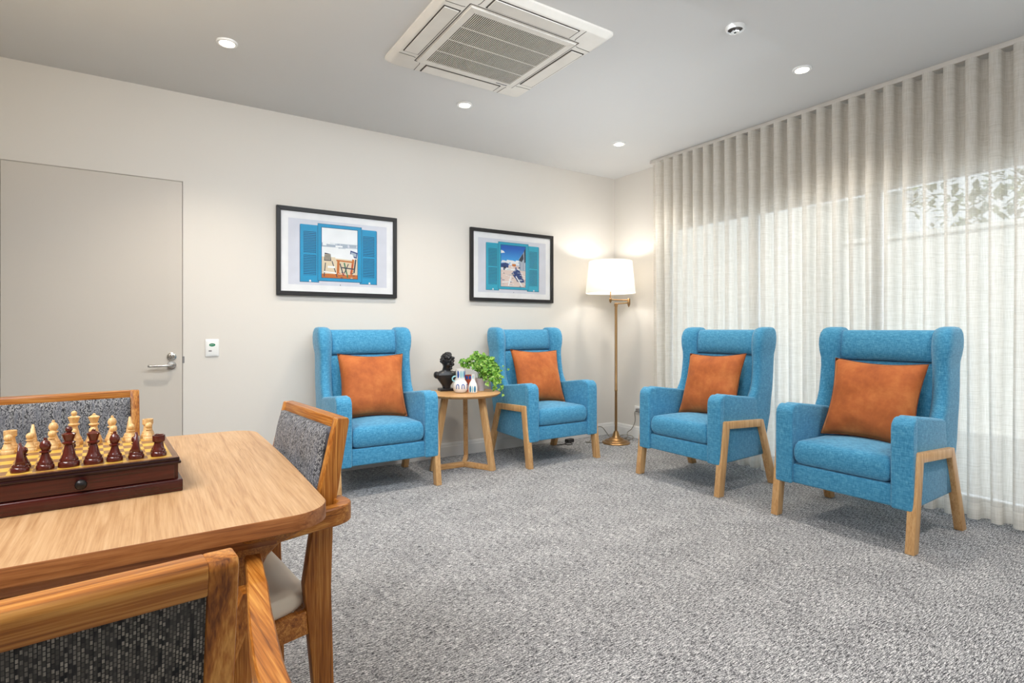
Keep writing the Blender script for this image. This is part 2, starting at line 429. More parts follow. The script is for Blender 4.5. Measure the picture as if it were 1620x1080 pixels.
# curtain track and sheer curtain
CX, CY0, CY1 = 3.965, -1.2, 3.64
trk = obj('curtain_track', [box(CX - .014, CX + .014, CY0, CY1 + .03, 2.668, 2.694, .003), box(CX - .008, CX + .008, CY0, CY1 + .03, 2.692, 2.70)], M['track'])
tag(trk, 'slim white curtain track fixed to the ceiling along the window wall', 'curtain track')
def curtain():
    bm = bmesh.new(); per = .1065; nseg = 14; rows = [0.022, .06, .113, .2, .6, 1.1, 1.6, 2.1, 2.45, 2.6, 2.645, 2.66]
    n = int((CY1 - CY0) / per * nseg); grid = []
    for i in range(n + 1):
        s = i / nseg; ph = s * 2 * math.pi
        col = []
        for z in rows:
            k = z / 2.66; w = noise.noise(Vector((s * .7, z * .8, 3))) * .012 * (1 - k * .8)
            y = CY1 - s * per + math.sin(2 * ph) * per * .10 + noise.noise(Vector((s * .5, z * .5, 9))) * .03 * (1 - k)
            amp = (.040 + .012 * k) * (1 + .25 * (1 - k) * noise.noise(Vector((s * .45, 0, 5))))
            x = CX + .0 + math.sin(ph) * amp + w + (1 - k) * .012 
            col.append(bm.verts.new((x, y, z)))
        grid.append(col)
    for a, b in zip(grid, grid[1:]):
        for j in range(len(rows) - 1): bm.faces.new((a[j], b[j], b[j + 1], a[j + 1]))
    return bm
cur = obj('sheer_curtain', curtain(), M['sheer'], smooth=180)
tag(cur, 'full-height pale linen sheer curtain with wave pleats across the window', 'curtain')

# ------------------------------------------------------------------ ceiling fittings
def downlight(loc, label, first=[None]):
    if first[0]:
        return dup(first[0], loc, 0, label)
    r = empty('downlight', loc, 0, label, 'ceiling light', 'recessed ceiling downlights')
    ring = [(.036, -.002), (.040, -.010), (.052, -.009), (.055, -.004), (.055, 0), (.036, 0)]
    obj('trim_ring', skin_rings([[(rr * math.cos(2 * math.pi * k / 32), rr * math.sin(2 * math.pi * k / 32), z) for k in range(32)] for rr, z in ring + ring[:1]], caps=False), M['white'], r, 50)
    obj('lens', lathe([(.0, -.0045), (.038, -.0045), (.038, -.001), (0, -.001)], n=28), M['glow'], r)
    first[0] = r; return r
DL = [((.35, 3.43, H), 'leftmost recessed downlight, in the ceiling above the door'),
      ((1.857, 3.46, H), 'recessed downlight between the air conditioner and the back wall'),
      ((3.36, 3.47, H), 'recessed downlight nearest the room corner, above the floor lamp'),
      ((3.332, 1.861, H), 'recessed downlight near the curtain, right of the sprinkler')]
for p, lb in DL: downlight(p, lb)

spr = empty('fire_sprinkler', (2.574, 1.795, H), 0, 'round white fire sprinkler with a dark chrome centre in the ceiling', 'sprinkler')
obj('escutcheon', lathe([(.0, 0), (.05, 0), (.05, -.006), (.045, -.018), (.040, -.020), (.038, -.008), (0, -.008)], n=32), M['white'], spr, 40)
obj('recess', lathe([(0, -.009), (.0375, -.009), (.0375, -.0105), (0, -.0105)], n=28), M['acgap'], spr)
obj('deflector', [lathe([(0, -.03), (.022, -.03), (.022, -.027), (0, -.027)], n=12), lathe([(.007, -.03), (.009, -.02), (.006, -.009)], n=12), box(-.018, -.014, -.003, .003, -.028, -.01), box(.014, .018, -.003, .003, -.028, -.01)], M['chrome'], spr, 40)

ac = empty('ceiling_air_conditioner', (1.612, 2.655, H), 0, 'square ivory ceiling cassette air conditioner with a slatted central grille', 'air conditioner')
P = .475
panel = skin_rings([rring(0, 0, z, h, h, .06, 96) for z, h in ((0, P), (-.012, P), (-.03, P - .022), (-.034, P - .03))])
obj('panel', panel, M['acwhite'], ac, 30)
zf = -.0345
grooves = []
def strip(p0, p1, w=.004, z=zf, th=.001): return bar((p0[0], p0[1], z), (p1[0], p1[1], z), w, th, bev=0)
for s in (0, 90, 180, 270):
    g = [strip((-.335, .335), (.335, .335), .005)]
    for sx in (-1, 1):
        pts = [(sx * .30, .345), (sx * .295, .36), (sx * .292, .44), (sx * .292, .448)]
        g += [strip(a, b_, .003) for a, b_ in zip(pts, pts[1:])]
    for q in g: grooves.append(xf(q, RZ(s)))
obj('panel_joint', grooves, M['acgap'], ac)
for s in (0, 90, 180, 270):
    lo = obj('louver', [xf(box(-.252, .252, .352, .432, -.0400, -.0345, .003), RZ(s))], M['acwhite'], ac)
    obj('louver_gap', [xf(box(-.259, .259, .3465, .4375, -.0362, -.0342), RZ(s))], M['acgap'], lo)
gf = []
for s in (0, 90, 180, 270): gf.append(xf(prism([(-.325, .325), (.325, .325), (.285, .285), (-.285, .285)], 'z', -.043, -.0345, .002), RZ(s)))
gr = obj('grille_frame', gf, M['acwhite'], ac)
obj('grille_void', box(-.286, .286, -.286, .286, -.0365, -.0350), M['acdark'], ac)
sl = []
NS = 54
for i in range(NS):
    x = -.283 + .566 * (i + .5) / NS
    sl.append(box(x - .0019, x + .0019, -.285, .285, -.043, -.0405))
for q in (-.143, 0, .143): sl.append(box(-.285, .285, q - .002, q + .002, -.0438, -.0405))
obj('grille_slats', sl, M['acwhite'], ac)
obj('latch', box(.20, .28, .302, .312, -.0445, -.0425), M['greyp'], ac)

# call switch on the wall
sw = empty('call_switch', (.35, Y1, .98), 0, 'white wall call switch with a green oval, beside the door', 'wall switch')
obj('plate', [box(-.042, .042, -.010, 0, -.06, .06, .004), box(-.034, .034, -.0125, -.008, -.052, .046, .002)], M['white'], sw, 40)
g = lathe([(0, 0), (1, 0), (1, .05), (0, .05)], n=24); xf(g, T(0, -.0125, .02) @ RX(90) @ Matrix.Diagonal((.019, .0105, .04, 1)))
obj('call_button', g, M['green'], sw)
obj('button_marking', [box(-.009, -.004, -.0152, -.0140, .019, .0225), box(.002, .007, -.0152, -.0140, .019, .0225)], M['white'], sw)
obj('indicator_slot', box(-.022, -.003, -.0135, -.0120, -.026, -.017, .001), M['greyp'], sw)

# ------------------------------------------------------------------ framed pictures
def picture(name, x0, label, variant):
    w, hgt = .922, .655
    t = empty(name, (x0 + w / 2, Y1, 1.688), 0, label, 'picture', 'framed shutter prints')
    fr = []
    for s, L, o in ((0, w, hgt), (180, w, hgt), (90, hgt, w), (270, hgt, w)):
        pts = [(-L / 2, -o / 2), (L / 2, -o / 2), (L / 2 - .03, -o / 2 + .03), (-L / 2 + .03, -o / 2 + .03)]
        fr.append(xf(prism(pts, 'y', -.030, -.001, .002), RY(s)))
    obj('frame', fr, M['black'], t)
    obj('mat', box(-w / 2 + .029, w / 2 - .029, -.0125, -.002, -hgt / 2 + .029, hgt / 2 - .029), M['matboard'], t)
    blue, bd = (('p_blue', 'p_blued'), ('p_teal', 'p_teald'))[variant]
    names = ['p_wall', blue, bd, 'p_light', 'p_org', 'p_drk', 'p_grn', 'p_red', 'p_sand', 'p_grey', 'p_navy', 'p_pink', 'p_sky']
    idx = {n_: i for i, n_ in enumerate(names)}
    bm = bmesh.new(); lay = [0]
    def quad(pts, m):
        lay[0] += 1; y = -.0128 - lay[0] * .000012
        f = bm.faces.new([bm.verts.new((a, y, c)) for a, c in pts]); f.material_index = idx[m]
    def rect(a, b_, c, d, m): quad([(a, c), (b_, c), (b_, d), (a, d)], m)
    rect(-.378, .378, -.246, .246, 'p_wall')
    for sx in (-1, 1):   # shutters
        a, b_ = sorted((sx * .293, sx * .160))
        rect(a - .004, b_ + .004, -.226, .204, bd); rect(a, b_, -.222, .208, blue)
        ia, ib = a + .024, b_ - .018
        rect(ia, ib, -.174, .156, bd)
        for k in range(26):
            z = -.172 + k * .01265; rect(ia + .002, ib - .002, z, z + .0070, blue)
        rect(ia, ib, -.02, -.008, blue)
    rect(-.167, .173, -.214, .225, bd); rect(-.164, .170, -.210, .222, blue)   # window surround
    rect(-.140, .142, -.190, .200, bd)
    A0, A1, B0, B1 = -.136, .138, -.186, .196
    def R_(u0, u1, v0, v1, m): rect(A0 + (A1 - A0) * u0, A0 + (A1 - A0) * u1, B0 + (B1 - B0) * v0, B0 + (B1 - B0) * v1, m)
    def Q_(pts, m): quad([(A0 + (A1 - A0) * u, B0 + (B1 - B0) * v) for u, v in pts], m)
    def line(p, q, w_, m):
        p, q = Vector(p), Vector(q); n_ = Vector((-(q - p).y, (q - p).x)).normalized() * w_
        Q_([tuple(p - n_), tuple(q - n_), tuple(q + n_), tuple(p + n_)], m)
    rnd = random.Random(5 + variant)
    if variant == 0:      # beach cafe: pale sky, sea, table and chairs
        R_(0, 1, 0, 1, 'p_light'); R_(0, 1, .62, .70, 'p_grey'); R_(.55, 1, .63, .69, 'p_wall')
        for k in range(14):
            u = rnd.random() * .8; R_(u, u + .2, .6 + rnd.random() * .1, .606 + rnd.random() * .1, ('p_light', 'p_grey')[k % 2])
        R_(0, 1, 0, .42, 'p_sand'); R_(0, 1, .42, .6, 'p_light'); R_(0, 1, 0, .08, 'p_org')
        Q_([(.78, .46), (.98, .42), (1, .54), (.8, .58)], 'p_navy'); Q_([(.80, .48), (.96, .45), (.97, .52), (.82, .55)], 'p_grey')
        Q_([(.36, .40), (.93, .38), (.86, .50), (.45, .52)], 'p_light')
        Q_([(.06, .34), (.26, .34), (.24, .48), (.08, .5)], 'p_drk')
        for k in range(5): R_(.08, .24, .36 + k * .025, .37 + k * .025, 'p_sand')
        for a, b_, w_, m in (((.44, .06), (.46, .36), .035, 'p_org'), ((.82, .06), (.88, .40), .03, 'p_org'), ((.5, .3), (.6, .06), .014, 'p_drk'), ((.62, .32), (.72, .02), .018, 'p_grn'), ((.74, .3), (.62, .1), .012, 'p_drk'), ((.86, .3), (.8, .1), .014, 'p_red'), ((.95, .4), (.9, .12), .02, 'p_drk'), ((.1, .3), (.06, .02), .012, 'p_drk'), ((.28, .34), (.42, .02), .012, 'p_drk'), ((.16, .22), (.36, .22), .02, 'p_light'), ((.4, .36), (.9, .34), .014, 'p_org'), ((.55, .22), (.9, .2), .012, 'p_drk'), ((.05, .12), (.4, .1), .012, 'p_light')):
            line(a, b_, w_, m)
        for k in range(16):
            u = .45 + rnd.random() * .5; v = rnd.random() * .12; R_(u, u + .06, v, v + .015, ('p_org', 'p_drk', 'p_red', 'p_sand')[k % 4])
    else:                 # blue sky above a white town and a boardwalk
        R_(0, 1, 0, 1, 'p_light'); R_(0, 1, .5, 1, 'p_sky')
        for k in range(10):
            u = rnd.random() * .7; v = .5 + rnd.random() * .12; Q_([(u, v), (u + .22, v), (u + .17, v + .05), (u + .06, v + .055)], 'p_light')
        Q_([(0, .8), (.16, .82), (.1, .86), (0, .88)], 'p_light')
        Q_([(0, .46), (.35, .46), (.3, .56), (.18, .58), (0, .55)], 'p_navy'); R_(.3, .8, .44, .52, 'p_pink'); R_(.45, .6, .5, .56, 'p_org')
        Q_([(.72, .68), (.9, .84), (1, .96), (1, .3), (.76, .36)], 'p_grey'); Q_([(.72, .66), (.9, .84), (.92, .7), (.84, .62)], 'p_drk'); Q_([(.94, .9), (1, .96), (1, .62), (.95, .6)], 'p_drk')
        for k in range(6): R_(.78 + k * .035, .795 + k * .035, .42, .6, ('p_navy', 'p_light')[k % 2])
        R_(0, 1, .0, .4, 'p_pink')
        Q_([(.42, .32), (.6, .44), (.76, .4), (.98, .1), (.7, .12)], 'p_navy')
        for k in range(40):
            u = rnd.random() * .95; v = rnd.random() * .42; w_ = .03 + rnd.random() * .14; R_(u, min(1, u + w_), v, v + .012, ('p_light', 'p_grey', 'p_navy', 'p_light', 'p_sand', 'p_drk')[k % 6])
        for k in range(10):
            u = rnd.random() * .9; v = .36 + rnd.random() * .12; R_(u, u + .07, v, v + .03, ('p_drk', 'p_light', 'p_navy')[k % 3])
        line((.3, .02), (.4, .26), .018, 'p_light'); line((.86, .02), (.6, .26), .018, 'p_light'); line((.05, .1), (.36, .12), .01, 'p_light')
    for sx in (-.222, .235): quad([(sx - .008, -.222), (sx + .008, -.222), (sx + .005, -.208), (sx - .005, -.208)], 'p_light')
    quad([(.001, -.243), (.007, -.243), (.007, -.236), (.001, -.236)], 'p_drk')
    o = obj('print', bm, [M[n_] for n_ in names], t)
    obj('glass_pane', box(-w / 2 + .029, w / 2 - .029, -.0205, -.0190, -hgt / 2 + .029, hgt / 2 - .029), M['picglass'], t)
    return t
picture('framed_picture', .762, 'black-framed print of blue shutters opening on a beach cafe, left of the two', 0)
picture('framed_picture', 2.372, 'black-framed print of turquoise shutters opening on a blue-sky town, right of the two', 1)

# ------------------------------------------------------------------ blue wing armchairs (front = -y, d = y + .33)
def armchair(loc, rz, label):
    t = empty('wing_armchair', loc, rz, label, 'armchair', 'blue wing armchairs')
    D = -.33
    m = M['blue']
    obj('seat_base', prism([(D + .045, .205), (D + .045, .318), (D + .56, .318), (D + .56, .215)], 'x', -.268, .268, .012, 3), m, t, 60)
    c = puff(-.257, .257, D + .028, D + .545, .322, .458, .022, .08, rim=.030); obj('seat_cushion', c, m, t, 180)
    for s in (-1, 1):
        pts = [(D + .055, .202), (D + .052, .60), (D + .058, .636), (D + .078, .660), (D + .12, .668), (D + .30, .645), (D + .44, .628), (D + .50, .622), (D + .62, .60), (D + .615, .45), (D + .55, .215)]
        pad = [(D + .022, .202), (D + .024, .598), (D + .030, .634), (D + .056, .659), (D + .085, .668), (D + .075, .205)]
        obj('armrest', [prism(pts, 'x', *sorted((s * .258, s * .347)), .022, 4), prism(pad, 'x', *sorted((s * .258, s * .360)), .014, 4)], m, t, 60)
        secs = []
        for z, f, b_, xi, xo in ((.225, .46, .556, .262, .3485), (.35, .45, .592, .262, .3485), (.50, .44, .640, .262, .3485), (.60, .420, .655, .260, .3485), (.635, .428, .662, .258, .3485), (.67, .452, .668, .256, .3485), (.72, .472, .675, .254, .348), (.80, .485, .684, .252, .347), (.88, .492, .692, .250, .345), (.93, .490, .697, .248, .346), (.97, .486, .702, .246, .354), (1.01, .487, .705, .245, .359), (1.05, .492, .706, .245, .360), (1.085, .506, .704, .247, .357), (1.108, .526, .697, .254, .350), (1.12, .556, .684, .266, .340), (1.124, .59, .66, .284, .322)):
            ring = rring(0, (f + b_) / 2 + D, z, (xo - xi) / 2, (b_ - f) / 2, .42, 32)
            # slanted front face: inner edge set further back
            ring = [(s * ((xi + xo) / 2 + x), y + max(0, -(x) / ((xo - xi) / 2)) * .05 * max(0, -(y - (f + b_) / 2 - D) / ((b_ - f) / 2)), zz) for x, y, zz in ring]
            secs.append(ring)
        obj('wing', skin_rings(secs), m, t, 180)
    secs = [rring(0, (f + b_) / 2 + D, z, .262, (b_ - f) / 2, .2, 48) for z, f, b_ in ((.22, .525, .555), (.30, .52, .575), (.42, .515, .62), (.44, .512, .625), (.6, .524, .65), (.8, .548, .678), (.895, .562, .69), (.912, .575, .692), (.918, .60, .69))]
    obj('backrest', skin_rings(secs), m, t, 180)
    secs = []
    for k in range(13):
        a = -math.pi / 2 + math.pi * k / 12
        z = 1.011 + .093 * math.sin(a); bulge = math.cos(a) ** .5 if math.cos(a) > 1e-6 else 0
        secs.append(rring(0, .635 + .012 * math.sin(a) + D, z, .252, .018 + .064 * bulge, .22, 48))
    obj('head_cushion', skin_rings(secs), m, t, 180)
    for s in (-1, 1):
        pts = [(0, 0), (.062, .492), (.500, .472), (.668, 0), (.612, 0), (.462, .424), (.118, .440), (.055, 0)]
        pcs = [prism([(D + a, b_) for a, b_ in pts], 'x', *sorted((s * .332, s * .373)), .003)]
        lf = obj('leg_frame', pcs, M['oak_z'], t, 30)
        lf['label'] = 'natural oak leg frame'
    return t
A_ = armchair((1.356, 3.892, 0), 0, 'blue wing armchair against the back wall, under the left picture, left of the side table')
dup(A_, (2.866, 3.900, 0), 0, 'blue wing armchair against the back wall, right of the round side table')
dup(A_, (3.450, 2.670, 0), -90, 'blue wing armchair by the curtain, the one nearer the floor lamp')
dup(A_, (3.450, 1.5615, 0), -90, 'blue wing armchair by the curtain, nearest the camera at the right')

# rust velvet cushions, leaning on the backrests
def cushion(loc, rz, tilt, roll, label, first=[None], seed=1):
    S, TH, n = .242, .076, 26
    bm = bmesh.new(); fr = []
    for side in (-1, 1):
        g = []
        for i in range(n + 1):
            row = []
            for j in range(n + 1):
                u, v = i / n * 2 - 1, j / n * 2 - 1
                hgt = max(0, (1 - abs(u) ** 2.6)) ** .55 * max(0, (1 - abs(v) ** 2.6)) ** .55
                pin = 1 - .095 * ((1 - u * u) * v * v + (1 - v * v) * u * u)
                wr = noise.noise(Vector((u * 2.2 + seed, v * 2.2, side))) * .010 * hgt
                row.append((u * S * pin, side * (TH * hgt + .0015) + wr, v * S * pin))
            g.append(row)
        vs = [[bm.verts.new(p) for p in r] for r in g]
        for a, b_ in zip(vs, vs[1:]):
            for j in range(n): bm.faces.new((a[j], b_[j], b_[j + 1], a[j + 1]))
        fr.append(vs)
    bmesh.ops.remove_doubles(bm, verts=bm.verts, dist=.004)
    per = []
    for k in range(4 * 20):
        q, f = divmod(k, 20); u = f / 20 * 2 - 1
        x, z = ((u, -1), (1, u), (-u, 1), (-1, -u))[q]
        pin = 1 - .095 * ((1 - x * x) * z * z + (1 - z * z) * x * x)
        per.append((x * S * pin, 0, z * S * pin))
    o = obj('scatter_cushion', bm, M['velvet'], smooth=180)
    p = obj('piping', tube(per + per[:1], .0035, 6), M['seam'], o, 180)
    o.location = loc; o.rotation_euler = (R(tilt), R(roll), R(rz)); o.rotation_mode = 'XYZ'
    tag(o, label, 'cushion', 'rust velvet scatter cushions')
    return o
cushion((1.365, 3.975, .694), -7, -20, 1, 'rust velvet cushion on the armchair left of the side table', seed=1)
cushion((2.875, 3.985, .692), -4, -20, 2, 'rust velvet cushion on the armchair right of the side table', seed=5)
cushion((3.530, 2.665, .694), -88, -20, -2, 'rust velvet cushion on the curtain-side armchair nearer the floor lamp', seed=9)
cushion((3.530, 1.555, .693), -86, -20, 2, 'rust velvet cushion on the armchair nearest the camera', seed=14)

# ------------------------------------------------------------------ round side table and what stands on it
SX, SY, SZ = 2.11, 3.945, .60
stb = empty('side_table', (SX, SY, 0), 0, 'small round oak side table with three legs between two blue armchairs', 'side table')
obj('tabletop', lathe([(0, SZ - .024), (.275, SZ - .024), (.293, SZ - .010), (.296, SZ - .004), (.292, SZ), (0, SZ)], n=64), M['oak_x'], stb, 40)
for i, a in enumerate((-62, 178, 58)):
    ca, sa = math.cos(R(a)), math.sin(R(a)); tg = (-sa, ca, 0)
    obj('leg', bar((ca * .268, sa * .268, 0.0), (ca * .165, sa * .165, SZ - .022), .036, .05, up=(ca, sa, 0), bev=.003), M['oak_z'], stb, 40)
    obj('base_rail', bar((0, 0, .021), (ca * .262, sa * .262, .021), .034, .040, bev=.003), M['oak_x'], stb, 40)
ap = []
for a in (-62, 178, 58):
    ca, sa = math.cos(R(a)), math.sin(R(a)); ap.append(bar((0, 0, SZ - .034), (ca * .17, sa * .17, SZ - .034), .036, .022, bev=.002))
obj('top_support', ap, M['oak_x'], stb)

# black classical bust (generic)
bu = empty('bust_sculpture', (2.035, 4.11, SZ), -10, 'black classical bust of a curly-haired youth on the side table', 'sculpture')
obj('plinth', box(-.062, .058, -.045, .045, 0, .022, .003), M['bustblk'], bu)
pcs = []
secs = [(.020, .030, .032, 0, 0), (.045, .036, .034, 0, 0), (.075, .058, .040, 0, .0), (.105, .080, .046, 0, .0), (.13, .092, .048, 0, 0), (.148, .090, .044, 0, .002), (.160, .062, .038, 0, .002), (.170, .036, .034, .0, 0), (.19, .032, .034, .002, -.003), (.205, .032, .036, .003, -.006)]
pcs.append(skin_rings([rring(cx, cy, z, a, b_, .8, 28) for z, a, b_, cx, cy in secs]))
for s in (-1, 1):
    q = bmesh.new(); bmesh.ops.create_uvsphere(q, u_segments=16, v_segments=10, radius=1); pcs.append(xf(q, T(s * .083, 0, .132) @ Matrix.Diagonal((.024, .036, .030, 1))))
HM = T(.006, -.012, .243) @ RZ(24) @ RX(6) @ Matrix.Scale(1.12, 4)
q = bmesh.new(); bmesh.ops.create_uvsphere(q, u_segments=24, v_segments=16, radius=1)
for v in q.verts:
    x, y, z = v.co; k = 1 - .28 * max(0, -z) ** 1.5
    v.co = Vector((x * .041 * k, y * .050 * (1 - .1 * max(0, -z)), z * .058))
pcs.append(xf(q, HM.copy()))
def blob(p, r):
    q = bmesh.new(); bmesh.ops.create_icosphere(q, subdivisions=2, radius=1)
    pcs.append(xf(q, HM @ T(*p) @ Matrix.Diagonal((r[0], r[1], r[2], 1))))
blob((0, -.050, -.006), (.007, .011, .016)); blob((0, -.056, -.015), (.009, .008, .006)); blob((0, -.046, -.030), (.014, .008, .005)); blob((0, -.043, -.046), (.014, .011, .010))
for s in (-1, 1):
    blob((s * .017, -.045, .010), (.014, .007, .005)); blob((s * .016, -.044, .001), (.008, .006, .004)); blob((s * .022, -.038, -.018), (.012, .010, .012)); blob((s * .041, .004, -.005), (.006, .011, .017))
rr = random.Random(3)
for k in range(80):
    a = rr.random() * 2 * math.pi; zz = rr.uniform(-.25, 1)
    if zz < .42 and math.sin(a) < -.25: continue
    c = math.sqrt(max(0, 1 - zz * zz)); blob((c * math.cos(a) * .043, c * math.sin(a) * .052, zz * .060), (.0115, .0115, .0105))
body = obj('bust', pcs, M['bustblk'], bu, 180)
rm = body.modifiers.new('fuse', 'REMESH'); rm.mode = 'VOXEL'; rm.voxel_size = .0030; rm.use_smooth_shade = True

# white jug vase with painted blue ovals and loops
def wrap(cx, cz, w, hgt, radius_fn, m=10, ring=None, off=.0012):
    """oval (or open arch ring) patch hugging a lathe surface, facing angle cx (radians)"""
    bm = bmesh.new()
    def pt(u, v):
        z = cz + v; r = radius_fn(z) + off; a = cx + u / max(r, .01)
        return (r * math.cos(a), r * math.sin(a), z)
    if ring is None:
        rows = [[bm.verts.new(pt(w * k * math.cos(2 * math.pi * j / 24), hgt * k * math.sin(2 * math.pi * j / 24))) for j in range(24)] for k in (.02, .35, .7, 1)]
        for a, b_ in zip(rows, rows[1:]):
            for j in range(24): bm.faces.new((a[j], a[(j + 1) % 24], b_[(j + 1) % 24], b_[j]))
        bm.faces.new(rows[0])
    else:
        path = [(w * math.cos(a), hgt * .35 + hgt * .65 * math.sin(a)) for a in [math.pi * k / 12 for k in range(13)]]
        path = [(w, -hgt)] + path + [(-w, -hgt)]
        prev = None
        for i, (u, v) in enumerate(path):
            q = path[min(i + 1, len(path) - 1)]; p0 = path[max(i - 1, 0)]
            d = Vector((q[0] - p0[0], q[1] - p0[1])).normalized(); n_ = Vector((-d.y, d.x)) * ring
            cur_ = (bm.verts.new(pt(u + n_.x, v + n_.y)), bm.verts.new(pt(u - n_.x, v - n_.y)))
            if prev: bm.faces.new((prev[0], prev[1], cur_[1], cur_[0]))
            prev = cur_
    return bm
def rfn(prof):
    def f(z):
        for (r0, z0), (r1, z1) in zip(prof, prof[1:]):
            if z0 <= z <= z1 and z1 > z0: return r0 + (r1 - r0) * (z - z0) / (z1 - z0)
        return prof[-1][0]
    return f
CAMA = math.atan2(-4.0, -2.1)   # direction from the table towards the room, where the painted side faces
jug = empty('jug_vase', (2.068, 3.925, SZ), 0, 'white jug vase painted with blue ovals and arches, beside the bust', 'vase')
jp = [(.030, 0), (.045, .006), (.056, .025), (.060, .048), (.056, .072), (.045, .092), (.038, .102), (.036, .125), (.037, .160), (.039, .186), (.040, .19)]
jb = spline([(r, z, 0) for r, z in jp], 4); jprof = [(p.x, p.y) for p in jb]
obj('body', lathe([(0, 0)] + jprof + [(.034, .189), (.032, .15), (0, .15)], n=40), M['cer_w'], jug, 60)
f = rfn(jprof)
deco = [wrap(CAMA + .02 + k, .148, .0085, .030, f) for k in (-.52, 1.1)]
for q in deco: obj('painted_oval', q, M['cer_b'], jug, 180)
for q in (.10, .62): obj('painted_oval', wrap(CAMA + q, .148, .0085, .030, f), M['cer_a'], jug, 180)
for k in (-.38, .36, 1.15): obj('painted_arch', wrap(CAMA + k, .052, .010, .018, f, ring=.0032), M['cer_b'], jug, 180)
ha = CAMA - 1.45
obj('handle', tube(spline([(math.cos(ha) * r, math.sin(ha) * r, z) for r, z in ((.034, .132), (.052, .130), (.064, .116), (.060, .098), (.042, .090))], 6), .006, 10), M['cer_a'], jug, 180)
# small bottle vase
bot = empty('bottle_vase', (2.140, 3.850, SZ), 0, 'small white bottle vase painted with tall blue ovals, front of the side table', 'vase')
bp = [(.026, 0), (.033, .006), (.036, .03), (.035, .055), (.028, .078), (.017, .098), (.013, .112), (.0125, .138), (.015, .152)]
bprof = [(p.x, p.y) for p in spline([(r, z, 0) for r, z in bp], 4)]
obj('body', lathe([(0, 0)] + bprof + [(.011, .152), (.009, .12), (0, .12)], n=32), M['cer_w'], bot, 60)
f2 = rfn(bprof)
for k in (-.62, .42): obj('painted_oval', wrap(CAMA + k, .034, .0085, .026, f2), M['cer_t'], bot, 180)
for k, z_, w_, h_ in ((-.1, .034, .0055, .026), (0, .128, .005, .014)): obj('painted_oval', wrap(CAMA + k, z_, w_, h_, f2), M['cer_a'], bot, 180)
# terracotta and blue goblet vase behind
gob = empty('goblet_vase', (2.172, 3.985, SZ), 0, 'terracotta and blue goblet vase between the jug and the bottle', 'vase')
gp = [(.026, 0), (.028, .004), (.014, .02), (.011, .036), (.020, .06), (.033, .085), (.040, .105), (.042, .125), (.043, .132)]
gprof = [(p.x, p.y) for p in spline([(r, z, 0) for r, z in gp], 4)]
obj('body', lathe([(0, 0)] + gprof + [(.038, .131), (.03, .1), (0, .09)], n=32), M['terra'], gob, 60)
f3 = rfn(gprof)
for k in (-.9, -.3, .3, .9): obj('painted_scallop', wrap(CAMA + k, .114, .010, .016, f3), M['cer_b'], gob, 180)

# trailing variegated plant in a small pot
PX, PY = 2.275, 3.965
pl = empty('potted_ivy', (PX, PY, SZ), 0, 'bright green variegated trailing ivy in a small pot on the side table', 'plant')
obj('pot', lathe([(0, 0), (.030, 0), (.036, .05), (.043, .10), (.045, .104), (.040, .104), (.037, .092), (0, .092)], n=32), M['potgrey'], pl, 50)
obj('soil', lathe([(0, .091), (.038, .091), (.038, .096), (0, .1)], n=24), M['soil'], pl)
def ivy():
    rr = random.Random(21); stems = []; leaves = bmesh.new()
    def leaf(p, nrm, up, s):
        nrm = nrm.normalized(); up = (up - nrm * up.dot(nrm)); up = up.normalized() if up.length > .01 else nrm.orthogonal().normalized(); sd = up.cross(nrm)
        out = [(0, -.15), (.28, -.32), (.55, -.12), (.52, .2), (.3, .5), (0, 1.0), (-.3, .5), (-.52, .2), (-.55, -.12), (-.28, -.32)]
        c = leaves.verts.new(p + nrm * (s * -.12) + up * s * .2)
        vs = [leaves.verts.new(p + sd * (a * s) + up * (b_ * s) + nrm * (s * .1 * abs(a))) for a, b_ in out]
        for i in range(len(vs)): leaves.faces.new((c, vs[i], vs[(i + 1) % len(vs)]))
    # target points for the stem tips relative to the pot: (dx, dy, dz)
    tips = [(-.17, .03, .215), (-.12, -.01, .245), (-.07, .02, .27), (-.02, -.02, .275), (.03, .02, .255), (-.10, -.08, .19), (-.04, -.12, .17), (.06, -.06, .235), (.10, .0, .225), (.13, -.05, .185), (.15, -.02, .15), (.14, -.08, .10), (.10, -.10, .09), (.06, -.12, .12), (.16, -.06, .12), (.06, -.14, .04), (.105, -.195, -.02), (.04, -.16, .05), (.11, -.12, .06), (.0, -.1, .19), (.25, -.03, .155), (-.01, -.11, .07), (.035, -.12, .09), (.0, -.09, .13), (.02, .06, .22), (-.14, .04, .19)]
    for tx, ty, tz in tips:
        mid = (tx * .45 + rr.uniform(-.01, .01), ty * .45, max(.15, tz * .5 + .12) + rr.uniform(0, .03))
        path = spline([(rr.uniform(-.02, .02), rr.uniform(-.02, .02), .095), mid, (tx, ty, tz)], 7)
        stems.append(tube(path, .0016, 5))
        nl = 12 if tx < .24 else 5
        for k in range(nl):
            i = int((.35 + .65 * k / (nl - 1)) * (len(path) - 1)); p = path[i]
            if tx >= .24 and k < 3: continue
            d = Vector((rr.uniform(-1, 1), rr.uniform(-1, .6), rr.uniform(-.4, .9)))
            q = p + d.normalized() * rr.uniform(.006, .034)
            nrm = Vector((-.35 + rr.uniform(-.5, .5), -.7 + rr.uniform(-.4, .4), .55 + rr.uniform(-.4, .4)))
            leaf(q, nrm, d + Vector((0, 0, -.5)), rr.uniform(.018, .040))
    return stems, leaves
stems, leaves = ivy()
obj('stems', stems, M['stem'], pl, 180)
obj('foliage', leaves, M['leaf'], pl, 180)

